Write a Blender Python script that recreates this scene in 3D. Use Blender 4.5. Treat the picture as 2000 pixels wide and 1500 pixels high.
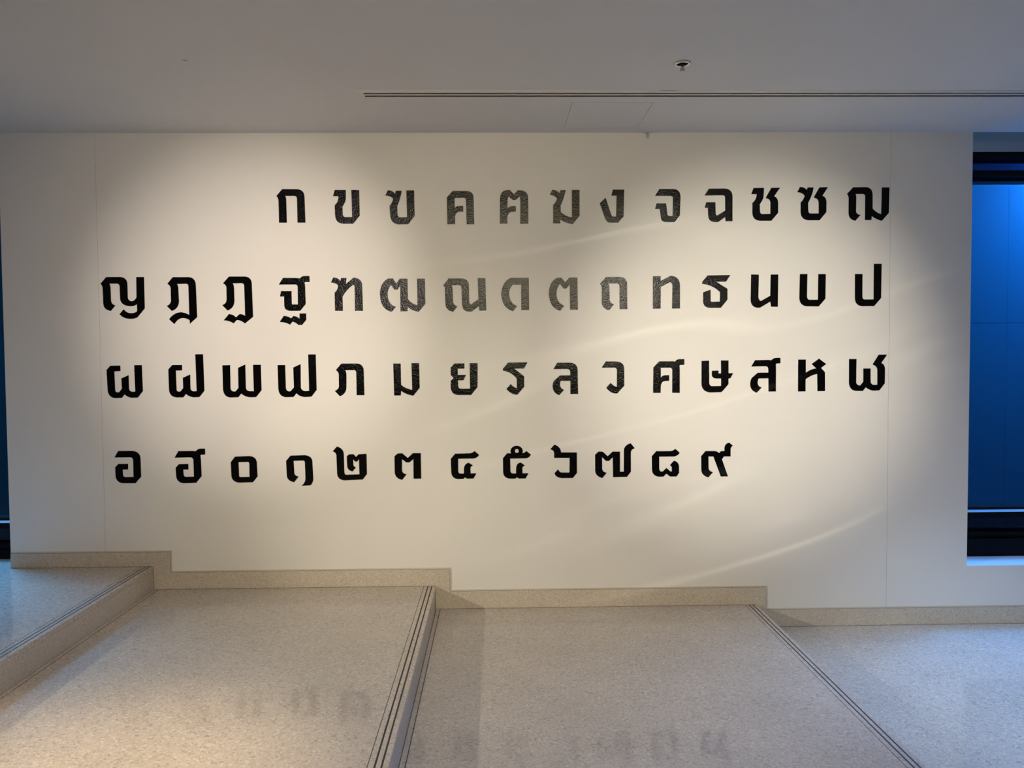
import bpy, bmesh, math, random
from mathutils import Vector, Matrix

for o in list(bpy.data.objects):
    bpy.data.objects.remove(o, do_unlink=True)
S = bpy.context.scene
COL = S.collection

# ------------------------------------------------------------------ camera
PITCH, YAW, ROLL, DIST, EYE = 0.03697, 0.01981, -0.007046, 4.8849, 1.6
def camera():
    cp, sp, cy, sy = math.cos(PITCH), math.sin(PITCH), math.cos(YAW), math.sin(YAW)
    f = Vector((sy*cp, cy*cp, -sp)); r = Vector((cy, -sy, 0)); u = r.cross(f)
    c, s = math.cos(ROLL), math.sin(ROLL)
    X, Y = r*c + u*s, u*c - r*s
    cd = bpy.data.cameras.new('camera'); co = bpy.data.objects.new('camera', cd); COL.objects.link(co)
    cd.sensor_width = 36; cd.lens = 36*1520/2000; cd.clip_start = .05
    m = Matrix((X, Y, -f)).transposed().to_4x4(); m.translation = (0, -DIST, EYE)
    co.matrix_world = m
    S.camera = co
camera()

# ------------------------------------------------------------------ light and exposure
S.view_settings.view_transform = 'Standard'; S.view_settings.look = 'None'
S.view_settings.exposure = 0.0; S.view_settings.gamma = 1.0; S.view_settings.use_curve_mapping = False

W = bpy.data.worlds.new('dusk'); S.world = W; W.use_nodes = True
W.node_tree.nodes['Background'].inputs[0].default_value = (0.03, 0.22, 0.9, 1)
W.node_tree.nodes['Background'].inputs[1].default_value = 0.05

WARM = (1.0, 0.80, 0.58)
def aim(o, at):
    o.rotation_euler = (Vector(at) - o.location).to_track_quat('-Z', 'Y').to_euler()
def spot(name, loc, at, power, angle, blend, col=WARM, r=.04):
    l = bpy.data.lights.new(name, 'SPOT'); o = bpy.data.objects.new(name, l); COL.objects.link(o)
    l.energy = power; l.color = col; l.spot_size = math.radians(angle); l.spot_blend = blend; l.shadow_soft_size = r
    o.location = loc; aim(o, at); return o
def projector(name, loc, at, power, angle, col):
    """Added spot with a noise pattern in its strength: thin wandering streaks imitating caustics."""
    o = spot(name, loc, at, power, angle, 1.0, col, .012); l = o.data; l.use_nodes = True; t = l.node_tree
    em = t.nodes['Emission']; tc = t.nodes.new('ShaderNodeTexCoord'); sp = t.nodes.new('ShaderNodeSeparateXYZ')
    t.links.new(tc.outputs['Normal'], sp.inputs[0])
    def M(op, a, b=None):
        n = t.nodes.new('ShaderNodeMath'); n.operation = op
        for i, v in enumerate((a, b)):
            if v is None: continue
            if isinstance(v, (int, float)): n.inputs[i].default_value = v
            else: t.links.new(v, n.inputs[i])
        return n.outputs[0]
    u = M('DIVIDE', sp.outputs['X'], sp.outputs['Z']); v = M('DIVIDE', sp.outputs['Y'], sp.outputs['Z'])
    c = t.nodes.new('ShaderNodeCombineXYZ'); t.links.new(M('MULTIPLY', u, 1.25), c.inputs[0])
    t.links.new(M('MULTIPLY', M('ADD', v, M('MULTIPLY', u, SLANT)), 8.0), c.inputs[1])
    n = t.nodes.new('ShaderNodeTexNoise'); n.inputs['Scale'].default_value = 1.0; n.inputs['Detail'].default_value = 1.0; t.links.new(c.outputs[0], n.inputs['Vector'])
    ridge = M('SUBTRACT', 1.0, M('MULTIPLY', M('ABSOLUTE', M('SUBTRACT', n.outputs['Fac'], .52)), 26.0))
    n2 = t.nodes.new('ShaderNodeTexNoise'); n2.inputs['Scale'].default_value = .9; t.links.new(c.outputs[0], n2.inputs['Vector'])
    gate = M('MULTIPLY', M('MAXIMUM', M('SUBTRACT', n2.outputs['Fac'], .47), 0.0), 4.0)
    t.links.new(M('MULTIPLY', M('POWER', M('MAXIMUM', ridge, 0.0), 1.5), gate), em.inputs['Strength'])
    return o
SLANT = -.34
def area(name, loc, at, power, sx, sy, col, spread=180):
    l = bpy.data.lights.new(name, 'AREA'); o = bpy.data.objects.new(name, l); COL.objects.link(o)
    l.shape = 'RECTANGLE'; l.size = sx; l.size_y = sy; l.spread = math.radians(spread); l.energy = power; l.color = col
    o.location = loc; aim(o, at); return o

spot('wall_spot_or_fill', (-.6, -5.74, 2.93), (-1.48, 0, 1.88), 730.0, 24, 1.0, (1.000, 0.870, 0.781))
spot('wall_spot_or_fill', (1.28, -6.2, 2.93), (1.60, 0, 1.60), 1010.0, 25, 1.0, (1.000, 0.906, 0.748))
spot('wall_spot_or_fill', (.24, -6.36, 2.93), (-.95, 0, 1.33), 160.0, 29, 1.0, (1.000, 0.875, 0.500))
for x in (-4.2, -1.4, 1.4, 4.2): spot('added_ambient_spot', (x, -3.6, 2.95), (x, -3.6, 0), 22.5, 165, .6, (1.000, 0.889, 0.800), .08)  # unseen ceiling lamps added for general ambient light
spot('floor_spot_or_fill', (-1.35, -3.3, 2.95), (-1.5, -2.5, .147), 360.0, 44, 1.0, (1.000, 0.750, 0.444))
spot('side_spotlight', (-6.3, -5.0, 2.93), (1.15, 0, .1), 825.0, 27, .8, (1.000, 0.891, 0.745), .03)
spot('wall_spot_or_fill', (.0, -6.6, 2.93), (.1, 0, 1.2), 70.0, 34, 1.0, (1.000, 0.929, 0.714))  # fill lamp added to lift the middle of the wall
spot('wall_spot_or_fill', (.6, -7.2, 2.93), (.2, 0, 1.6), 400.0, 58, 1.0, (1.000, 0.840, 0.520))  # broad unseen fill added over the whole wall
area('sky_light', (4.9, 1.0, 3.1), (2.7, -1.5, -.144), 530.0, 3.0, .4, (0.066, 0.349, 1.000))
area('sky_light', (-4.3, .95, 3.05), (-3.1, -.45, .29), 52.0, 2.2, .4, (0.115, 0.481, 1.000), 70)
projector('added_streak_light', (2.4, -4.2, .9), (1.45, 0, 1.28), 300.0, 52, (1.000, 0.893, 0.720))  # unseen lamp added to throw the caustic streaks
spot('floor_spot_or_fill', (3.7, -2.7, 2.95), (3.0, -1.4, -.144), 380.0, 54, 1.0, (0.553, 0.737, 1.000))  # added blue spot standing in for window daylight on the floor
spot('wall_spot_or_fill', (-.4, -6.9, 2.93), (-1.7, 0, .9), 180.0, 56, 1.0, (1.000, 0.861, 0.778))  # wide flood added as ambient fill for the wall's left part
# ------------------------------------------------------------------ materials
def mat(name, base, rough=.5, spec=.5, metal=0.0):
    m = bpy.data.materials.new(name); m.use_nodes = True
    p = m.node_tree.nodes['Principled BSDF']
    p.inputs['Base Color'].default_value = (*base, 1); p.inputs['Roughness'].default_value = rough
    p.inputs['Specular IOR Level'].default_value = spec; p.inputs['Metallic'].default_value = metal
    return m
def N(m, kind, **kw):
    n = m.node_tree.nodes.new(kind)
    for k, v in kw.items():
        if hasattr(n, k): setattr(n, k, v)
        else: n.inputs[k].default_value = v
    return n
def L(m, a, b): m.node_tree.links.new(a, b)
def coords(m):
    g = N(m, 'ShaderNodeNewGeometry'); return g.outputs['Position']

def paint(name, base, bump=.02):
    m = mat(name, base, .75, .25); p = m.node_tree.nodes['Principled BSDF']; P = coords(m)
    n = N(m, 'ShaderNodeTexNoise', Scale=1.3, Detail=3.0); L(m, P, n.inputs['Vector'])
    r = N(m, 'ShaderNodeMapRange'); r.inputs['From Min'].default_value = .3; r.inputs['From Max'].default_value = .7
    r.inputs['To Min'].default_value = .97; r.inputs['To Max'].default_value = 1.02; L(m, n.outputs['Fac'], r.inputs['Value'])
    x = N(m, 'ShaderNodeMix', data_type='RGBA', blend_type='MULTIPLY'); x.inputs[0].default_value = 1
    x.inputs[6].default_value = (*base, 1); L(m, r.outputs[0], x.inputs[7]); L(m, x.outputs[2], p.inputs['Base Color'])
    n2 = N(m, 'ShaderNodeTexNoise', Scale=160.0, Detail=2.0); L(m, P, n2.inputs['Vector'])
    b = N(m, 'ShaderNodeBump', Strength=bump, Distance=.002); L(m, n2.outputs['Fac'], b.inputs['Height']); L(m, b.outputs[0], p.inputs['Normal'])
    return m

def terrazzo(name, base, light, dark, scale, rough, pits=.10, bump=.0, spec=.5):
    """Polished cement with stone chips: two sizes of Voronoi cells, sparse dark pits and cloudy wear."""
    m = mat(name, base, rough, spec); p = m.node_tree.nodes['Principled BSDF']; P = coords(m)
    def ramp(src, stops):
        r = N(m, 'ShaderNodeValToRGB'); e = r.color_ramp.elements
        while len(e) < len(stops): e.new(.5)
        for q, (pos, c) in zip(e, stops): q.position = pos; q.color = (*c, 1)
        L(m, src, r.inputs[0]); return r.outputs[0]
    def sepr(c):
        s = N(m, 'ShaderNodeSeparateColor'); L(m, c, s.inputs[0]); return s.outputs[0]
    v = N(m, 'ShaderNodeTexVoronoi', Scale=scale); L(m, P, v.inputs['Vector'])
    c1 = ramp(sepr(v.outputs['Color']), [(0, dark), (.10, [.5*a+.5*b for a, b in zip(dark, base)]), (.2, base), (.78, base), (.9, [.5*a+.5*b for a, b in zip(light, base)]), (1, light)])
    v2 = N(m, 'ShaderNodeTexVoronoi', Scale=scale*2.3); L(m, P, v2.inputs['Vector'])
    c2 = ramp(sepr(v2.outputs['Color']), [(0, [.72]*3), (.2, [.95]*3), (.75, [1.0]*3), (1, [1.12]*3)])
    x = N(m, 'ShaderNodeMix', data_type='RGBA', blend_type='MULTIPLY'); x.inputs[0].default_value = 1
    L(m, c1, x.inputs[6]); L(m, c2, x.inputs[7])
    v3 = N(m, 'ShaderNodeTexVoronoi', Scale=scale*.45); L(m, P, v3.inputs['Vector'])
    c3 = ramp(v3.outputs['Distance'], [(0, [.30]*3), (pits*.8, [.42]*3), (pits*1.35, [1]*3)])
    x2 = N(m, 'ShaderNodeMix', data_type='RGBA', blend_type='MULTIPLY'); L(m, x.outputs[2], x2.inputs[6]); L(m, c3, x2.inputs[7])
    gate = N(m, 'ShaderNodeMath', operation='LESS_THAN'); L(m, sepr(v3.outputs['Color']), gate.inputs[0]); gate.inputs[1].default_value = .2
    L(m, gate.outputs[0], x2.inputs[0])
    n = N(m, 'ShaderNodeTexNoise', Scale=2.2, Detail=4.0); L(m, P, n.inputs['Vector'])
    c4 = ramp(n.outputs['Fac'], [(.3, [.94]*3), (.7, [1.05]*3)])
    x3 = N(m, 'ShaderNodeMix', data_type='RGBA', blend_type='MULTIPLY'); x3.inputs[0].default_value = 1
    L(m, x2.outputs[2], x3.inputs[6]); L(m, c4, x3.inputs[7]); L(m, x3.outputs[2], p.inputs['Base Color'])
    if bump:
        b = N(m, 'ShaderNodeBump', Strength=bump, Distance=.002); L(m, v2.outputs['Distance'], b.inputs['Height']); L(m, b.outputs[0], p.inputs['Normal'])
    return m

M_WALL = paint('wall_paint', (.80, .78, .74))
M_HEAD = paint('header_grey', (.50, .49, .47))  # header tone set darker than the wall
M_DARK = paint('unseen_wall_dark', (.22, .21, .20))  # unseen rear wall coloured dark so the letters reflect little light
M_CEIL = paint('ceiling_paint', (.74, .72, .69))
M_TRIM = mat('bead_metal', (.60, .55, .47), .5)
M_FLOOR = terrazzo('terrazzo_floor', (.56, .50, .43), (.66, .61, .54), (.44, .39, .33), 95, .09, spec=.45)
M_CAST = terrazzo('cast_stone', (.60, .53, .435), (.67, .61, .52), (.50, .43, .345), 130, .5, .13)
M_GROOVE = mat('black_grip_strip', (.045, .037, .030), .7)
M_JOINT = mat('joint_mortar', (.05, .037, .028), .8)
M_FAINT = mat('fine_joint', (.42, .37, .31), .6)
M_FRAME = mat('black_window_frame', (.003, .004, .006), .45, .12)
M_ALU = mat('bare_aluminium_ledge', (.72, .74, .76), .35, .5, .3)
M_SILL = paint('sill_paint', (.80, .80, .80))
M_BLUE = mat('facade_blue', (.004, .09, .155), .8, .1)
M_VENTW = mat('vent_enamel', (.74, .70, .64), .45)
M_BLACK = mat('dark_void', (.004, .004, .004), .9, 0)
M_BRASS = mat('dull_brass', (.30, .27, .22), .35, .5, 1.0)
M_CHROME = mat('chrome', (.78, .77, .74), .2, .5, 1.0)
M_DKMET = mat('dark_metal', (.03, .028, .026), .5, .5, .6)
M_CHIP = mat('loose_paint_chip', (.28, .26, .24), .8)

def vinyl():
    """Glossy black sticker film over a lightly textured wall: black body plus a thin sheen."""
    m = bpy.data.materials.new('black_vinyl'); m.use_nodes = True; t = m.node_tree; t.nodes.clear(); P = coords(m)
    n = N(m, 'ShaderNodeTexNoise', Scale=130.0, Detail=4.0); L(m, P, n.inputs['Vector'])
    n2 = N(m, 'ShaderNodeTexNoise', Scale=16.0, Detail=3.0); L(m, P, n2.inputs['Vector'])
    b = N(m, 'ShaderNodeBump', Strength=.6, Distance=.002); L(m, n.outputs['Fac'], b.inputs['Height'])
    b2 = N(m, 'ShaderNodeBump', Strength=.2, Distance=.005); L(m, n2.outputs['Fac'], b2.inputs['Height']); L(m, b.outputs[0], b2.inputs['Normal'])
    d = N(m, 'ShaderNodeBsdfDiffuse'); d.inputs['Color'].default_value = (.0022, .0022, .0025, 1)
    g = N(m, 'ShaderNodeBsdfGlossy', distribution='BECKMANN'); g.inputs['Color'].default_value = (.0145, .0145, .0145, 1); g.inputs['Roughness'].default_value = .235
    L(m, b2.outputs[0], g.inputs['Normal'])
    ad = N(m, 'ShaderNodeAddShader'); L(m, d.outputs[0], ad.inputs[0]); L(m, g.outputs[0], ad.inputs[1])
    o = N(m, 'ShaderNodeOutputMaterial'); L(m, ad.outputs[0], o.inputs[0]); return m
M_VINYL = vinyl()

def glass(name, tint):
    m = bpy.data.materials.new(name); m.use_nodes = True; t = m.node_tree; t.nodes.clear()
    out = t.nodes.new('ShaderNodeOutputMaterial'); tr = t.nodes.new('ShaderNodeBsdfTransparent'); gl = t.nodes.new('ShaderNodeBsdfGlossy')
    mx = t.nodes.new('ShaderNodeMixShader'); fr = t.nodes.new('ShaderNodeFresnel'); fr.inputs[0].default_value = 1.45
    tr.inputs[0].default_value = (*tint, 1); gl.inputs['Roughness'].default_value = .03
    ge = t.nodes.new('ShaderNodeNewGeometry'); su = t.nodes.new('ShaderNodeMath'); su.operation = 'SUBTRACT'; su.use_clamp = True
    t.links.new(fr.outputs[0], su.inputs[0]); t.links.new(ge.outputs['Backfacing'], su.inputs[1])
    t.links.new(su.outputs[0], mx.inputs[0]); t.links.new(tr.outputs[0], mx.inputs[1]); t.links.new(gl.outputs[0], mx.inputs[2]); t.links.new(mx.outputs[0], out.inputs[0])
    return m
M_GLASS = glass('clear_glass', (.88, .93, .97))
M_DGLASS = glass('dark_spandrel_glass', (.14, .24, .34))

# ------------------------------------------------------------------ mesh helpers
def link(name, me, m, parent=None, loc=None):
    o = bpy.data.objects.new(name, me); COL.objects.link(o)
    if m: me.materials.append(m)
    if parent: o.parent = parent
    if loc: o.location = loc
    return o
def boxes(name, bl, m, parent=None, bevel=0, loc=None):
    """One mesh of axis-aligned boxes (x0,x1,y0,y1,z0,z1)."""
    bm = bmesh.new()
    for x0, x1, y0, y1, z0, z1 in bl:
        r = bmesh.ops.create_cube(bm, size=1)['verts']
        for v in r:
            v.co = Vector((x0 if v.co.x < 0 else x1, y0 if v.co.y < 0 else y1, z0 if v.co.z < 0 else z1))
    if bevel: bmesh.ops.bevel(bm, geom=bm.edges[:], offset=bevel, segments=2, affect='EDGES', profile=.5)
    me = bpy.data.meshes.new(name); bm.to_mesh(me); bm.free()
    return link(name, me, m, parent, loc)
def prism(name, loops, y0, y1, m, parent=None, loc=None):
    """Outlines in x,z (first loop outside, others holes) filled and given depth from y0 to y1."""
    cu = bpy.data.curves.new('tmp', 'CURVE'); cu.dimensions = '2D'; cu.fill_mode = 'BOTH'; cu.extrude = abs(y1-y0)/2
    for lp in loops:
        sp = cu.splines.new('POLY'); sp.points.add(len(lp)-1); sp.use_cyclic_u = True
        for q, (x, z) in zip(sp.points, lp): q.co = (x, z, 0, 1)
    t = bpy.data.objects.new('tmp', cu); COL.objects.link(t)
    dg = bpy.context.evaluated_depsgraph_get(); dg.update()
    me = bpy.data.meshes.new_from_object(t.evaluated_get(dg))
    bpy.data.objects.remove(t); bpy.data.curves.remove(cu)
    ym = (y0+y1)/2
    for v in me.vertices: v.co = (v.co.x, ym - v.co.z, v.co.y)
    me.name = name; me.materials.clear()
    bm = bmesh.new(); bm.from_mesh(me); bmesh.ops.remove_doubles(bm, verts=bm.verts, dist=1e-5)
    bmesh.ops.recalc_face_normals(bm, faces=bm.faces); bm.to_mesh(me); bm.free()
    for f in me.polygons: f.use_smooth = False
    return link(name, me, m, parent, loc)
def lathe(name, prof, m, parent=None, seg=40, closed=False):
    bm = bmesh.new(); rings = []
    for r, z in prof:
        rings.append([bm.verts.new((r*math.cos(a*2*math.pi/seg), r*math.sin(a*2*math.pi/seg), z)) for a in range(seg)])
    n = len(rings)
    for i in range(n if closed else n-1):
        A, B = rings[i], rings[(i+1) % n]
        for k in range(seg): bm.faces.new((A[k], A[(k+1) % seg], B[(k+1) % seg], B[k]))
    if not closed:
        bm.faces.new(rings[0]); bm.faces.new(rings[-1])
    bmesh.ops.recalc_face_normals(bm, faces=bm.faces)
    me = bpy.data.meshes.new(name); bm.to_mesh(me); bm.free()
    for f in me.polygons: f.use_smooth = len(f.vertices) == 4
    return link(name, me, m, parent)
def empty(name, loc):
    o = bpy.data.objects.new(name, None); COL.objects.link(o); o.location = loc; o.empty_display_size = .1; return o
def tag(o, label=None, cat=None, group=None, kind=None):
    for k, v in (('label', label), ('category', cat), ('group', group), ('kind', kind)):
        if v: o[k] = v
    return o

# ------------------------------------------------------------------ setting
ZC = 2.981                       # ceiling
XL, XR = -3.045, 3.005           # ends of the lettered wall
Z1, Z2, Z3, Z4 = .293, .147, 0.0, -.144   # the four floor levels, high to low
N1, N2, N3 = -2.1556, -.3926, 1.6475      # nosing edges of the three steps
FX0, FX1, FY = -8.0, 7.5, -9.6   # room extent

# the lettered wall: three plasterboards with hairline seams in front of a solid core
tag(boxes('wall_back', [(XL, -2.4582, 0, .012, .30, 3.25), (-2.4568, 2.4852, 0, .012, -.3, 3.25), (2.4866, XR, 0, .012, -.3, 3.25),
                        (XL, XR, .012, .40, -.4, 3.25), (XR, FX1, 0, .40, -.4, .229)], M_WALL),
    'off white plaster wall carrying the black Thai letters', 'wall', kind='structure')
tag(boxes('wall_header', [(XR, FX1, .222, .40, 2.914, 3.4), (FX0, XL, .222, .40, 2.914, 3.4)], M_HEAD), 'grey wall strip above the windows', 'wall', kind='structure')
tag(boxes('wall_left', [(FX0-.2, FX0, FY, .4, -.4, 3.4)], M_WALL), 'plain white side wall at the upper steps', 'wall', kind='structure')
tag(boxes('wall_right', [(FX1, FX1+.2, FY, .4, -.4, 3.4)], M_WALL), 'plain white side wall at the lower floor', 'wall', kind='structure')
tag(boxes('wall_front', [(FX0-.2, FX1+.2, FY-.2, FY, -.4, 3.4)], M_DARK), 'unseen wall behind the viewer, darkened for the letter reflections', 'wall', kind='structure')

# ceiling with openings for the air slot and the access panel
VX0, VX1, VY0, VY1 = -.6955, 6.6, -.752, -.654
PX0, PX1, PY0, PY1 = .4245, .8725, -.575, -.094
T = 3.25
tag(boxes('ceiling', [(FX0, FX1, FY, VY0, ZC, T), (FX0, VX0, VY0, VY1, ZC, T), (VX1, FX1, VY0, VY1, ZC, T),
                      (FX0, FX1, VY1, PY0, ZC, T), (FX0, PX0, PY0, PY1, ZC, T), (PX1, FX1, PY0, PY1, ZC, T),
                      (FX0, FX1, PY1, 0, ZC, T), (VX0, VX1, VY0, VY1, ZC+.12, T), (PX0, PX1, PY0, PY1, ZC+.05, T),
                      (FX0, XL, 0, .4, ZC+.2, T), (XR, FX1, 0, .4, ZC+.2, T)], M_CEIL),
    'matt off white ceiling over the steps', 'ceiling', kind='structure')

tag(boxes('floor', [(N3, FX1, FY, 0, Z4-.2, Z4)], M_FLOOR), 'lowest terrazzo floor washed by blue daylight', 'floor', kind='structure')

def step(label, x0, x1, z, zl, back):
    """A wide terrazzo step: slab with a bevelled nosing, riser, two black grip strips and a fine joint near its edge."""
    r = empty('stair_step', ((x0+x1)/2, 0, zl)); tag(r, label, 'step', 'wide terrazzo steps descending along the wall', kind='structure')
    ox, oz = r.location.x, r.location.z
    def B(name, bl, m, bev=0): return boxes(name, [(a-ox, b-ox, c, d, e-oz, f-oz) for a, b, c, d, e, f in bl], m, r, bev)
    B('tread', [(x0, x1, FY, back, z-.03, z)], M_FLOOR, .003)
    B('riser', [(x0, x1-.002, FY, back, zl-.15, z-.028)], M_CAST)
    for d in (.0255, .0500): B('grip_strip', [(x1-d-.0035, x1-d+.0035, FY+.01, -.012, z-.002, z+.0004)], M_GROOVE)
    B('joint', [(x1-.0775, x1-.0750, FY+.01, -.012, z-.002, z+.0003)], M_JOINT)
    return r
s1 = step('topmost terrazzo step, lit blue beside the far window', FX0, N1, Z1, Z2, .222)
s2 = step('middle terrazzo step with a bright warm light pool and reflected letters', N1, N2, Z2, Z3, 0)
s3 = step('lowest terrazzo step, widest and greyest, in front of the wall', N2, N3, Z3, Z4, 0)
for s, x, z in ((s2, N1, Z2), (s3, N2, Z3)):
    ox, oz = s.location.x, s.location.z
    boxes('joint', [(x+.0232-ox, x+.0266-ox, FY+.01, -.012, z-.002-oz, z+.0003-oz)], M_JOINT, s)
boxes('fine_joint', [(N1+.03-s2.location.x, N2-.08-s2.location.x, -.277, -.275, Z2-.002-s2.location.z, Z2+.0002-s2.location.z)], M_FAINT, s2)
boxes('fine_joint', [(N2+.03-s3.location.x, N3-.08-s3.location.x, -.277, -.275, Z3-.002-s3.location.z, Z3+.0002-s3.location.z)], M_FAINT, s3)

# dark strips for the joint and its shadow where floor and skirting meet
for s, x0, x1, z in ((s1, XL+.004, N1-.004, Z1), (s2, N1+.004, N2-.004, Z2), (s3, N2+.004, N3-.004, Z3)):
    ox, oz = s.location.x, s.location.z
    boxes('joint', [(x0-ox, x1-ox, -.0135, -.0100, z-.002-oz, z+.0005-oz)], M_JOINT, s)
boxes('joint', [(N3+.002, FX1, -.0135, -.0100, Z4-.002, Z4+.0005)], M_JOINT, bpy.data.objects['floor'])

# stepped skirting and the bead above it
top = [(XL+.004, .391), (-2.045, .391), (-2.045, .2605), (-.298, .2605), (-.298, .1185), (1.713, .1185), (1.713, -.028), (FX1, -.028)]
bot = [(FX1, Z4), (N3, Z4), (N3, Z3), (N2, Z3), (N2, Z2), (N1, Z2), (N1, Z1), (XL+.004, Z1)]
bz = [(x - (.0 if i in (0, 7) else .008), z-.008) for i, (x, z) in enumerate(top)]
tag(prism('baseboard_back', [bz + bot], -.010, .0, M_CAST), 'cast stone skirting stepping down along the lettered wall', 'skirting', kind='structure')
bead_o = top; bead_i = [(x - (.0 if i in (0, 7) else .0065), z-.0065) for i, (x, z) in enumerate(top)]
tag(prism('trim_1', [bead_o + bead_i[::-1]], -.006, .0, M_TRIM), 'thin grey bead along the top of the stone skirting', 'trim', kind='structure')

# windows: black frames with a deep ledge and glass set back, in both openings
def window(name, x0, x1, zs, label):
    w = empty(name, ((x0+x1)/2, .222, zs)); tag(w, label, 'window', kind='structure')
    ox, oy, oz = w.location
    def B(nm, bl, m, bev=0): return boxes(nm, [(a-ox, b-ox, c-oy, d-oy, e-oz, f-oz) for a, b, c, d, e, f in bl], m, w, bev)
    B('frame', [(x0, x1, .222, .40, 2.879, 2.916), (x0, x1, .222, .40, 2.758, 2.795), (x0, x1, .27, .40, 2.748, 2.757),
                (x0, x1, .290, .40, 2.738, 2.7465),
                (x0, x1, .222, .40, .490, .5285), (x0, x1, .25, .40, .35, .389), (x0, x1, .222, .40, zs, .349)], M_FRAME, .0015)
    B('ledge', [(x0, x1, .222, .30, .5285, .531)], M_ALU)
    B('bead', [(x0, x1, .294, .40, .531, .548)], M_FRAME, .001)
    B('pane', [(x0, x1, .308, .314, .548, 2.739)], M_GLASS)
    B('transom_pane', [(x0, x1, .300, .306, 2.795, 2.879)], M_DGLASS)
    B('lower_pane', [(x0, x1, .300, .306, .389, .490)], M_DGLASS)
    return w
window('window_1', XR, FX1, .2305, 'tall blue dusk window above the white sill')
window('window_2', FX0, XL, Z1, 'blue dusk window reaching down to the topmost step')
tag(boxes('trim_2', [(XR+.001, FX1, .001, .222, .2285, .2305)], M_SILL), 'white window sill glowing blue in the daylight', 'sill', kind='structure')

# what stands outside the glass: a blue-painted light-well wall with panel joints
tag(boxes('wall_outside', [(FX0-.5, 4.1358, 1.35, 1.55, -1, 1.8315), (FX0-.5, 4.1358, 1.35, 1.55, 1.8345, 5), (4.1372, FX1+.5, 1.35, 1.55, -1, 1.8315), (4.1372, FX1+.5, 1.35, 1.55, 1.8345, 5),
                           (FX0-.5, FX1+.5, 1.38, 1.7, -1, 5), (FX0-.5, FX1+.5, .4, 1.55, -1.2, -1)], M_BLUE), 'blue panelled wall outside the windows', 'wall', kind='structure')

# ------------------------------------------------------------------ ceiling fittings
v = empty('linear_air_vent', ((VX0+VX1)/2, (VY0+VY1)/2, ZC)); tag(v, 'long white ceiling air slot with two black gaps', 'air vent')
cx, cy = v.location.x, v.location.y
a0, a1, b0, b1 = VX0-.018-cx, VX1+.018-cx, VY0-.018-cy, VY1+.018-cy
i0, i1, j0, j1 = VX0+.008-cx, VX1-.008-cx, -.0365, .0265
boxes('frame', [(a0, a1, b0, j0, -.003, .001), (a0, a1, j1, b1, -.003, .001), (a0, i0, j0, j1, -.003, .001), (i1, a1, j0, j1, -.003, .001)], M_VENTW, v)
boxes('slot_divider', [(i0, i1, -.0155, .0075, -.002, .001)], M_VENTW, v)
boxes('duct', [(VX0-cx, VX1-cx, VY0-cy+.001, VY1-cy-.001, .05, .06)], M_BLACK, v)
boxes('duct_side', [(VX0-cx+.001, VX1-cx-.001, VY0-cy+.001, VY0-cy+.006, .0012, .05), (VX0-cx+.001, VX1-cx-.001, VY1-cy-.006, VY1-cy-.001, .0012, .05)], M_BLACK, v)

tag(boxes('access_panel', [(-.2218, .2218, -.2380, .2380, .0, .02)], M_CEIL, loc=((PX0+PX1)/2, (PY0+PY1)/2, ZC)), 'flush white ceiling access panel between the air slot and the wall', 'access panel')

s = empty('ceiling_sprinkler', (.8944, -1.1528, ZC)); tag(s, 'small chrome fire sprinkler hanging from the ceiling', 'sprinkler')
lathe('escutcheon', [(.0385, .0), (.0395, -.004), (.0345, -.0095), (.0285, -.0085), (.0255, -.002), (.026, 0)], M_CHROME, s, 48, True)
lathe('recess_cup', [(.0258, -.002), (.0258, -.0005), (.001, -.0005), (.001, -.002)], M_BLACK, s, 40)
lathe('nozzle', [(.009, -.001), (.009, -.010), (.006, -.013), (.006, -.016)], M_DKMET, s, 24)
for sx in (-1, 1):
    boxes('frame_arm', [(sx*.0065-.002, sx*.0065+.002, -.0025, .0025, -.030, -.004)], M_BRASS, s, .0005)
lathe('glass_bulb', [(.0012, -.015), (.0022, -.020), (.0022, -.025), (.0012, -.029)], M_DKMET, s, 16)
lathe('deflector', [(.003, -.029), (.006, -.031), (.0125, -.0325), (.0125, -.0345), (.004, -.0355)], M_BRASS, s, 32)

def flake():
    bm = bmesh.new(); n = 8; top_, bo = [], []
    for i in range(n+1):
        t = i/n; x = -.015+.03*t; w = .0035*math.sin(math.pi*(.12+.8*t)); z = -.0005-.006*t*t; y = .004*math.sin(t*3)-.006*t
        top_.append((bm.verts.new((x, y-w, z)), bm.verts.new((x, y+w, z)))); bo.append((bm.verts.new((x, y-w, z-.0008)), bm.verts.new((x, y+w, z-.0008))))
    for i in range(n):
        a, b, c, d = top_[i], top_[i+1], bo[i], bo[i+1]
        for f in ((a[0], b[0], b[1], a[1]), (c[0], c[1], d[1], d[0]), (a[0], c[0], d[0], b[0]), (a[1], b[1], d[1], c[1])): bm.faces.new(f)
    bm.faces.new((top_[0][0], top_[0][1], bo[0][1], bo[0][0])); bm.faces.new((top_[n][0], bo[n][0], bo[n][1], top_[n][1]))
    bmesh.ops.recalc_face_normals(bm, faces=bm.faces)
    me = bpy.data.meshes.new('paint_chip'); bm.to_mesh(me); bm.free()
    return link('paint_chip', me, M_CHIP, loc=(-1.433, -1.1884, ZC+.0004))
tag(flake(), 'tiny dark chip of paint peeling from the plain ceiling', 'paint chip')

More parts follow.
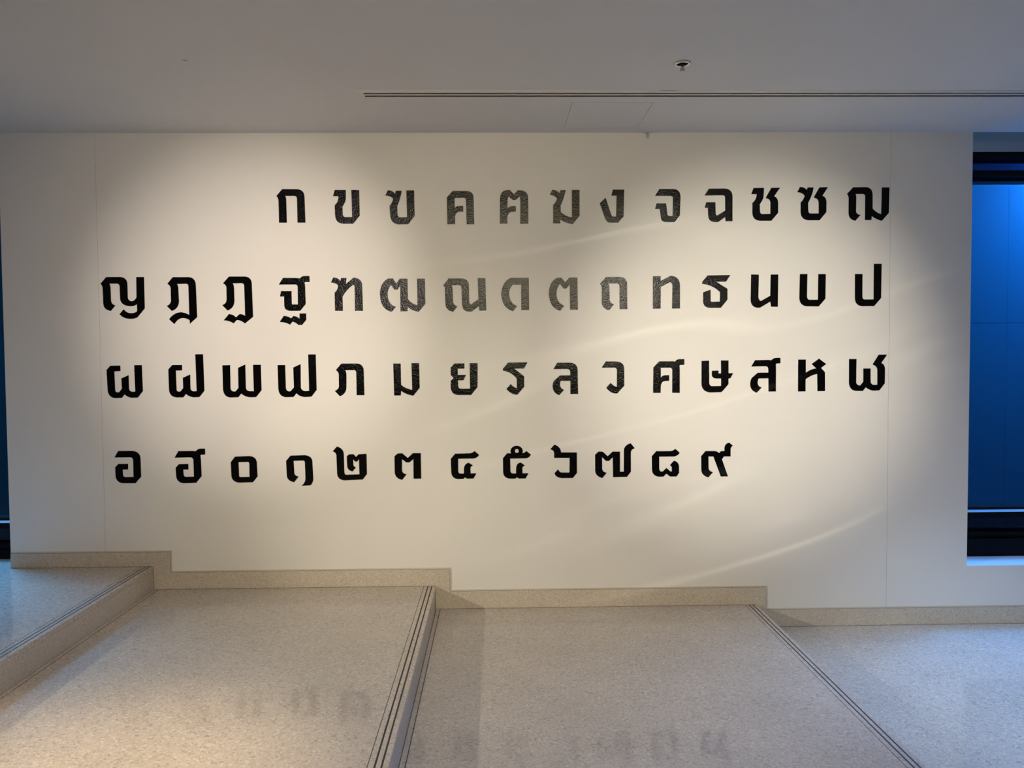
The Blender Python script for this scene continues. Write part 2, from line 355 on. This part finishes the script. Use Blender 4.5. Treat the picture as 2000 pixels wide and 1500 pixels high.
# ------------------------------------------------------------------ the letters
def outline(path):
    """Corner points joined by straight lines; ~x,y bends the stroke to the next point (quadratic curve)."""
    pts = []; ctrl = None
    for tk in path.split():
        x, z = (float(a)/1000 for a in tk.lstrip('~').split(','))
        if tk[0] == '~': ctrl = (x, z); continue
        if ctrl is None: pts.append((x, z))
        else:
            p0 = pts[-1]
            for i in range(1, 9):
                t = i/8; u = 1-t
                pts.append((u*u*p0[0]+2*u*t*ctrl[0]+t*t*x, u*u*p0[1]+2*u*t*ctrl[1]+t*t*z))
            ctrl = None
    if math.dist(pts[0], pts[-1]) < 1e-4: pts.pop()
    return pts
GLYPHS = [
    ('letter', 'black Thai letter ก, plain arch with a beaked top corner, first in the top row', 'top', -1354, 2431, ['37,206 125,205 ~175,205 174,151 177,0 128,0 127,146 ~126,163 112,164 55,164 ~61,156 61,134 62,0 14,0 13,131 ~13,154 0,163']),
    ('letter', 'black Thai letter ข, open cup with a flagged stem, second in the top row', 'top', -1005, 2423, ['12,208 80,208 80,158 ~79,136 58,105 59,60 ~60,42 74,41 117,41 114,208 162,207 164,50 123,0 66,0 ~13,0 11,55 10,114 ~34,134 34,170 0,170']),
    ('letter', 'black Thai letter ฃ, open cup with a notched, forked stem, third in the top row', 'top', -681, 2418, ['16,210 ~46,209 60,188 66,207 101,207 ~96,165 73,113 74,64 ~75,43 92,43 133,44 130,209 178,209 180,52 140,1 82,0 ~30,1 28,61 25,114 ~42,132 48,157 ~36,176 0,178']),
    ('letter', 'black Thai letter ค, flat arch with an inner hook, fourth in the top row', 'top', -300, 2417, ['36,206 120,205 ~166,204 166,162 169,0 121,0 118,147 ~118,164 102,164 48,163 48,99 ~58,113 76,114 101,114 101,77 78,77 ~52,75 50,46 50,1 1,1 0,166']),
    ('letter', 'black Thai letter ฅ, notched arch with an inner hook, fifth in the top row', 'top', 28, 2419, ['64,209 89,182 114,207 128,207 ~177,204 178,156 178,0 127,0 128,156 123,168 100,147 80,147 57,168 ~50,162 50,149 48,95 ~59,110 79,110 101,110 100,74 79,74 ~49,71 47,33 47,1 0,1 2,157 ~5,209 54,209']),
    ('letter', 'black Thai letter ฆ, forked stem joined to a tall stem, sixth in the top row', 'top', 340, 2415, ['16,213 ~46,212 60,193 67,211 100,211 ~92,165 68,116 68,76 ~96,50 138,42 138,212 186,212 186,52 144,0 ~102,5 66,29 65,5 20,5 21,118 ~38,137 46,158 ~36,178 0,182']),
    ('letter', 'black Thai letter ง, slanted V with a flagged stem, seventh in the top row', 'top', 652, 2424, ['83,204 154,204 150,38 116,0 65,0 ~42,1 33,28 0,120 37,155 73,48 ~76,37 86,37 102,37 106,167 73,167']),
    ('letter', 'black Thai letter จ, open loop with a small inner hook, eighth in the top row', 'top', 999, 2426, ['27,205 114,205 ~159,203 160,156 156,42 123,0 70,0 ~39,2 37,27 29,82 0,82 9,116 69,116 78,50 ~79,39 91,38 110,38 112,146 ~112,162 96,162 0,163']),
    ('letter', 'black Thai letter ฉ, open loop ending in a straight foot, ninth in the top row', 'top', 1310, 2425, ['27,207 125,208 ~175,206 176,156 176,5 133,4 130,31 86,0 66,0 ~24,2 23,42 21,89 1,89 10,123 68,123 70,55 ~71,42 80,41 130,71 129,152 ~128,166 112,166 0,165']),
    ('letter', 'black Thai letter ช, cup with an outward slanting tip, tenth in the top row', 'top', 1604, 2432, ['14,204 80,204 78,157 ~78,134 54,103 55,62 ~56,42 70,41 121,42 121,111 ~120,136 93,140 93,146 126,204 181,205 144,151 ~168,144 170,110 170,49 128,0 60,0 ~8,1 7,52 7,111 ~35,134 34,166 0,166']),
    ('letter', 'black Thai letter ซ, cup with a slanting tip and forked stem, eleventh in the top row', 'top', 1894, 2434, ['17,207 ~48,206 60,188 66,204 103,204 ~98,159 69,108 70,64 ~71,42 86,42 137,42 136,110 ~134,136 107,140 107,147 140,204 194,206 159,152 ~184,144 185,113 185,50 143,0 76,0 ~24,1 22,54 22,111 ~41,128 47,152 ~33,173 0,175']),
    ('letter', 'black Thai letter ฌ, wide arch joined to a straight stem, twelfth in the top row', 'top', 2209, 2429, ['38,209 117,210 ~160,209 162,163 163,77 ~186,50 218,41 220,208 268,208 266,49 223,0 ~189,7 158,30 156,5 115,5 116,150 ~116,167 99,168 54,168 ~59,158 59,137 58,61 ~60,40 87,37 55,1 ~12,7 11,51 11,140 ~10,158 0,168']),
    ('letter', 'black Thai letter ญ, arch joined to a curled tail, first in the second row', 'second', -2445, 1842, ['36,259 119,259 ~166,257 165,209 165,130 ~170,110 189,109 ~207,110 219,133 220,258 268,258 268,64 222,10 ~206,0 178,0 ~135,1 112,29 138,60 ~156,34 186,35 ~209,36 221,48 220,91 ~207,78 180,78 ~122,82 118,123 117,201 ~116,216 100,218 54,218 ~61,207 61,184 62,113 ~64,89 88,84 60,50 ~16,55 14,96 13,189 ~12,207 0,217']),
    ('letter', 'black Thai letter ฎ, arch over a single curved tail, second in the second row', 'second', -2042, 1808, ['41,290 136,290 ~181,288 182,240 186,42 140,1 139,24 ~120,37 97,37 ~67,36 45,0 13,30 ~45,73 87,73 ~113,71 138,56 136,236 ~135,249 120,249 66,248 ~74,236 74,221 76,140 ~74,97 31,81 0,113 ~25,121 27,145 27,221 ~26,239 7,249']),
    ('letter', 'black Thai letter ฏ, arch over a zigzag tail, third in the second row', 'second', -1700, 1809, ['45,291 142,291 ~185,288 185,243 189,41 138,0 ~116,20 88,22 68,1 ~41,20 7,20 40,59 ~69,57 83,38 106,59 ~127,58 140,47 138,235 ~136,250 118,250 67,249 ~75,236 75,218 76,139 ~72,94 32,81 0,115 ~26,122 28,150 28,223 ~27,241 7,249']),
    ('letter', 'black Thai letter ฐ, loop above a separate zigzag foot, fourth in the second row', 'second', -1348, 1798, ['26,292 106,291 ~124,290 131,288 ~143,303 157,303 190,303 191,266 162,266 ~158,265 160,257 162,242 164,129 130,88 64,88 ~32,91 31,123 31,177 5,177 13,210 78,210 78,133 ~78,127 84,127 116,127 116,237 ~115,250 103,251 0,251', '27,57 ~56,54 72,41 87,56 ~110,53 124,38 125,71 166,71 166,31 139,0 117,0 ~99,16 81,21 65,2 ~35,19 1,19']),
    ('letter', 'black Thai letter ฑ, forked stem with an arched leg, fifth in the second row', 'second', -1026, 1884, ['16,207 ~45,206 59,185 64,204 98,203 92,166 142,206 ~192,200 194,159 197,0 147,0 147,147 ~146,159 138,161 ~98,134 71,88 72,0 23,1 22,113 ~42,129 45,155 ~35,174 0,176']),
    ('letter', 'black Thai letter ฒ, notched open curve joined to a stem, sixth in the second row', 'second', -723, 1875, ['55,208 83,208 102,177 125,207 173,206 174,80 ~196,49 233,42 232,206 281,206 282,49 240,0 ~200,6 172,32 170,4 127,4 127,163 109,138 90,138 70,167 ~49,144 48,111 ~50,43 99,32 72,1 ~1,17 0,112 ~4,188 55,208']),
    ('letter', 'black Thai letter ณ, arch looping into a straight stem, seventh in the second row', 'second', -329, 1874, ['36,208 117,207 ~160,204 161,163 162,58 ~167,47 174,46 219,78 216,209 264,208 268,7 225,6 222,34 178,1 154,1 ~118,5 116,49 114,151 ~114,164 99,165 54,166 ~59,156 59,136 61,64 ~63,41 88,34 62,0 ~16,6 13,49 11,144 ~11,156 0,164']),
    ('letter', 'black Thai letter ด, plain open curve with a straight leg, eighth in the second row', 'second', 33, 1875, ['62,208 173,208 174,6 125,7 125,166 74,166 ~50,143 50,110 ~51,51 99,32 73,0 ~4,21 0,107 ~6,189 62,208']),
    ('letter', 'black Thai letter ต, open curve with a notched top, ninth in the second row', 'second', 331, 1876, ['54,206 79,207 103,178 129,207 180,208 182,6 133,6 131,163 111,139 92,139 70,167 ~48,140 48,104 ~50,48 97,32 71,0 ~4,18 0,105 ~2,186 54,206']),
    ('letter', 'black Thai letter ถ, arch with one curled foot, tenth in the second row', 'second', 652, 1877, ['39,209 126,209 ~170,206 171,160 172,7 123,7 123,153 ~122,167 105,168 53,168 ~60,156 60,138 61,66 ~65,43 88,38 58,0 ~13,10 11,51 12,143 ~10,156 0,166']),
    ('letter', 'black Thai letter ท, straight stem with a sloping arch, eleventh in the second row', 'second', 985, 1886, ['0,203 49,203 49,173 110,205 ~164,203 171,152 171,0 121,0 123,147 ~121,162 108,165 50,135 49,0 0,0']),
    ('letter', 'black Thai letter ธ, beaked top over an open cup, twelfth in the second row', 'second', 1296, 1889, ['34,203 178,205 151,164 89,163 160,119 160,51 118,0 50,0 ~9,2 6,40 6,97 53,114 54,45 ~56,39 62,38 112,39 112,99 ~66,145 0,150 0,164']),
    ('letter', 'black Thai letter น, two stems joined by a slanting stroke, thirteenth in the second row', 'second', 1603, 1888, ['2,209 51,208 49,66 ~51,48 65,42 124,75 126,208 174,208 172,5 129,6 125,38 59,0 43,0 ~1,5 0,51']),
    ('letter', 'black Thai letter บ, plain cup with equal stems, fourteenth in the second row', 'second', 1912, 1894, ['2,204 50,204 48,61 ~51,42 66,42 118,42 119,203 167,203 165,48 123,0 49,1 ~2,5 0,54']),
    ('letter', 'black Thai letter ป, plain cup with one taller stem, fifteenth in the second row', 'second', 2264, 1894, ['0,202 48,202 48,59 ~50,42 66,42 120,42 120,266 169,266 168,51 124,0 49,0 ~3,3 1,52']),
    ('letter', 'black Thai letter ผ, W shape with short middle, hooked stem, first in the third row', 'third', -2422, 1351, ['24,201 85,202 86,168 48,166 50,50 ~51,37 62,36 74,36 92,59 90,122 135,142 136,54 ~142,39 157,38 174,39 171,204 218,204 221,42 189,2 156,1 ~126,3 108,23 91,1 48,0 ~8,4 4,50 0,175']),
    ('letter', 'black Thai letter ฝ, hooked W shape with one tall stem, second in the third row', 'third', -2041, 1352, ['24,202 85,202 85,168 46,167 48,48 ~50,37 60,36 72,37 89,58 88,122 134,142 134,53 ~138,39 153,37 172,38 168,268 216,268 220,40 188,1 152,0 ~125,4 105,21 88,0 46,0 ~3,5 1,51 0,175']),
    ('letter', 'black Thai letter พ, W shape with three equal stems, third in the third row', 'third', -1707, 1349, ['0,201 48,202 48,56 ~52,38 68,37 78,37 97,59 97,185 142,205 143,56 ~149,39 167,38 192,38 190,203 238,203 240,44 205,1 171,0 ~138,2 114,24 95,1 47,0 ~4,3 1,54']),
    ('letter', 'black Thai letter ฟ, straight W shape with one tall stem, fourth in the third row', 'third', -1365, 1348, ['0,201 47,201 49,57 ~52,38 68,36 78,37 99,60 97,185 143,206 142,57 ~149,39 167,37 193,38 191,266 238,266 240,44 207,2 166,0 ~133,3 114,24 96,1 49,0 ~3,4 2,58']),
    ('letter', 'black Thai letter ภ, arch with one outward curled foot, fifth in the third row', 'third', -1012, 1351, ['43,204 138,204 ~181,201 182,158 184,5 136,6 135,148 ~134,162 122,163 66,163 ~74,151 74,131 73,64 ~74,15 31,0 0,34 ~26,44 26,64 26,136 ~25,154 8,164']),
    ('letter', 'black Thai letter ม, two stems joined by a low slanting stroke, sixth in the third row', 'third', -646, 1351, ['0,202 47,202 48,69 ~76,43 117,37 114,204 162,204 164,49 124,0 ~84,5 48,30 45,2 4,2']),
    ('letter', 'black Thai letter ย, cup with an inner bar and waist, seventh in the third row', 'third', -288, 1352, ['25,199 87,199 87,166 45,166 45,127 97,127 80,93 46,93 47,58 ~49,41 64,40 121,40 120,200 170,200 168,50 127,0 46,1 ~2,4 0,53 0,89 19,108 1,127 1,172']),
    ('letter', 'black Thai letter ร, beaked zigzag with a hooked foot, eighth in the third row', 'third', 40, 1351, ['33,203 155,204 132,165 72,165 133,116 133,50 90,1 ~76,0 60,6 ~37,18 21,37 48,68 ~68,46 87,42 87,100 ~59,142 0,153 0,164']),
    ('letter', 'black Thai letter ล, roofed stem with a curled arm, ninth in the third row', 'third', 352, 1347, ['29,204 110,204 ~156,201 158,157 160,6 112,7 112,89 51,90 ~46,78 46,63 ~50,40 72,33 42,0 ~1,12 0,58 ~1,79 10,92 47,124 111,124 111,147 ~110,163 94,164 6,164']),
    ('letter', 'black Thai letter ว, single hook with a short foot, tenth in the third row', 'third', 662, 1355, ['26,202 94,201 ~141,197 142,155 142,48 98,0 81,0 ~50,6 28,36 56,67 ~73,47 95,41 96,145 ~95,161 79,163 0,163']),
    ('letter', 'black Thai letter ศ, hooked arch with a tail on top, eleventh in the third row', 'third', 986, 1355, ['38,200 130,200 139,197 ~151,213 166,213 198,213 198,177 172,176 ~166,174 168,163 169,147 169,0 121,1 122,145 ~120,160 104,160 49,160 49,96 ~58,111 76,112 102,112 102,77 76,76 ~51,73 49,40 48,1 0,2 2,162']),
    ('letter', 'black Thai letter ษ, cup crossed by a short hooked bar, twelfth in the third row', 'third', 1293, 1356, ['0,200 48,201 49,59 ~52,40 70,40 124,41 124,88 96,88 ~66,89 65,114 66,137 108,138 108,120 124,120 123,202 171,201 171,121 201,121 183,89 171,88 171,51 128,2 55,0 ~3,5 0,55']),
    ('letter', 'black Thai letter ส, curled arm and a tail on top, thirteenth in the third row', 'third', 1602, 1352, ['31,206 118,207 133,204 ~147,219 165,220 192,220 192,185 168,184 ~161,182 163,172 164,156 164,7 117,7 116,91 54,90 ~48,79 47,64 ~49,38 74,34 43,0 ~2,12 0,54 ~1,82 11,95 48,126 116,127 115,151 ~113,166 98,167 6,166']),
    ('letter', 'black Thai letter ห, arch crowned with a diamond, fourteenth in the third row', 'third', 1907, 1358, ['0,202 48,202 49,118 ~80,141 116,145 86,173 133,207 178,172 146,148 171,121 172,1 124,1 122,110 ~83,104 48,77 48,0 0,0']),
    ('letter', 'black Thai letter ฬ, W shape with a slanting tip, fifteenth in the third row', 'third', 2231, 1358, ['0,203 48,203 47,55 ~52,36 68,35 75,36 93,59 92,142 138,142 139,57 ~144,39 162,38 183,39 182,132 ~180,158 154,165 154,172 190,229 243,229 206,176 ~229,168 231,137 230,47 196,3 158,1 ~129,5 109,23 90,0 45,1 ~6,6 1,50']),
    ('letter', 'black Thai letter อ, open loop curling inward, first in the bottom row', 'bottom', -2387, 817, ['24,203 112,203 ~160,198 161,151 162,41 126,0 49,1 ~6,6 4,49 3,101 23,122 83,122 82,87 49,87 50,54 ~52,40 65,39 115,40 115,146 ~114,161 98,163 0,163']),
    ('letter', 'black Thai letter ฮ, inward loop with a tail on top, second in the bottom row', 'bottom', -2015, 814, ['24,202 113,202 132,200 ~144,215 161,216 190,216 190,179 166,178 ~158,177 161,166 163,145 165,43 131,2 52,0 ~9,5 7,49 5,98 25,120 84,121 84,86 52,86 54,53 ~57,40 68,40 117,41 116,145 ~114,161 99,162 0,161']),
    ('numeral', 'black Thai numeral ๐, closed square ring, third in the bottom row', 'bottom', -1667, 814, ['27,164 115,167 ~161,163 162,123 165,38 136,2 51,0 ~5,4 2,45 0,130', '48,129 104,130 ~114,129 115,119 115,36 59,35 ~50,36 50,45']),
    ('numeral', 'black Thai numeral ๑, arch with a tail dropping below the line, fourth in the bottom row', 'bottom', -1323, 790, ['28,191 117,193 ~163,188 164,152 168,38 ~165,20 151,3 94,0 ~119,20 119,49 117,150 ~116,158 106,159 47,158 50,81 ~53,62 77,59 48,23 ~4,32 3,68 0,158']),
    ('numeral', 'black Thai numeral ๒, tall cup holding a small notched curl, fifth in the bottom row', 'bottom', -1032, 822, ['28,214 ~70,200 70,164 72,51 ~73,36 82,35 166,37 164,132 153,118 140,118 128,132 129,97 ~132,84 145,82 124,56 ~93,61 90,89 88,151 103,164 131,164 146,147 163,164 212,166 213,38 186,4 72,0 ~28,4 26,46 24,154 ~23,178 0,183']),
    ('numeral', 'black Thai numeral ๓, notched arch with a curled foot, sixth in the bottom row', 'bottom', -645, 821, ['20,167 49,168 83,138 115,168 165,168 166,7 118,7 118,131 93,110 73,110 47,131 46,58 ~50,39 74,35 46,0 ~3,10 0,48 0,150']),
    ('numeral', 'black Thai numeral ๔, open square curling inward, seventh in the bottom row', 'bottom', -292, 823, ['27,160 123,162 ~138,165 150,176 178,152 ~166,130 140,129 46,128 46,48 ~48,35 60,34 82,34 82,65 ~86,99 113,102 140,84 ~122,81 123,62 124,34 161,35 142,2 103,2 ~93,5 88,10 80,1 44,0 ~5,4 2,43 0,128']),
    ('numeral', 'black Thai numeral ๕, inward curl topped with a small ring, eighth in the bottom row', 'bottom', 36, 822, ['27,161 52,160 ~47,167 49,180 ~55,206 88,208 ~122,204 126,175 ~125,166 121,161 ~138,162 148,174 177,151 ~166,130 143,128 46,127 47,48 ~49,33 62,33 82,32 83,66 ~86,100 113,101 139,82 ~122,78 122,63 123,33 161,33 142,0 103,0 ~93,2 88,9 79,0 44,0 ~2,4 1,43 0,130', '88,187 ~100,187 100,175 ~100,163 88,163 ~76,163 76,175 ~76,187 88,187']),
    ('numeral', 'black Thai numeral ๖, reversed C with a curled crest, ninth in the bottom row', 'bottom', 335, 822, ['26,213 ~66,200 68,163 168,162 168,32 142,0 71,0 ~34,4 26,31 48,56 ~58,37 71,35 121,35 122,128 25,129 24,162 ~22,179 0,183']),
    ('numeral', 'black Thai numeral ๗, notched curl with a tall curved tail, tenth in the bottom row', 'bottom', 618, 820, ['22,168 49,167 80,138 111,167 158,166 158,39 182,39 183,175 ~185,207 226,219 252,187 ~227,180 227,159 227,38 202,6 114,5 112,131 88,108 70,108 44,132 45,60 ~47,37 74,33 46,0 ~2,11 1,47 0,148']),
    ('numeral', 'black Thai numeral ๘, open square with a notched base, eleventh in the bottom row', 'bottom', 978, 825, ['28,162 119,162 ~135,163 149,176 177,151 ~166,131 140,127 47,127 47,51 ~49,34 59,33 70,33 93,55 119,32 127,32 127,56 ~125,70 114,71 141,101 ~171,93 173,63 173,23 157,0 116,0 93,18 74,0 44,0 ~4,5 1,44 0,130']),
    ('numeral', 'black Thai numeral ๙, arch with a curling tail rising high, twelfth in the bottom row', 'bottom', 1292, 817, ['27,168 86,167 ~105,165 114,154 127,167 148,167 148,185 ~150,214 178,220 202,200 ~186,193 187,172 187,132 145,133 132,114 171,5 125,5 81,124 ~79,133 74,133 46,133 47,61 ~49,39 75,33 46,0 ~2,12 1,49 0,136']),
]
GROUP = {'top': 'letters of the top row', 'second': 'letters of the second row', 'third': 'letters of the third row', 'bottom': 'letters and numerals of the bottom row'}
for kind, label, row, x, z, paths in GLYPHS:
    loops = [outline(p) for p in paths]
    hole = 'ring' in label
    o = prism('thai_'+kind, loops if hole else loops[:1], -.002, .0, M_VINYL, loc=(x/1000, 0, z/1000))
    tag(o, label, kind, GROUP[row])
    if len(loops) > 1 and not hole: prism('letter_foot', loops[1:], -.002, .0, M_VINYL, o)
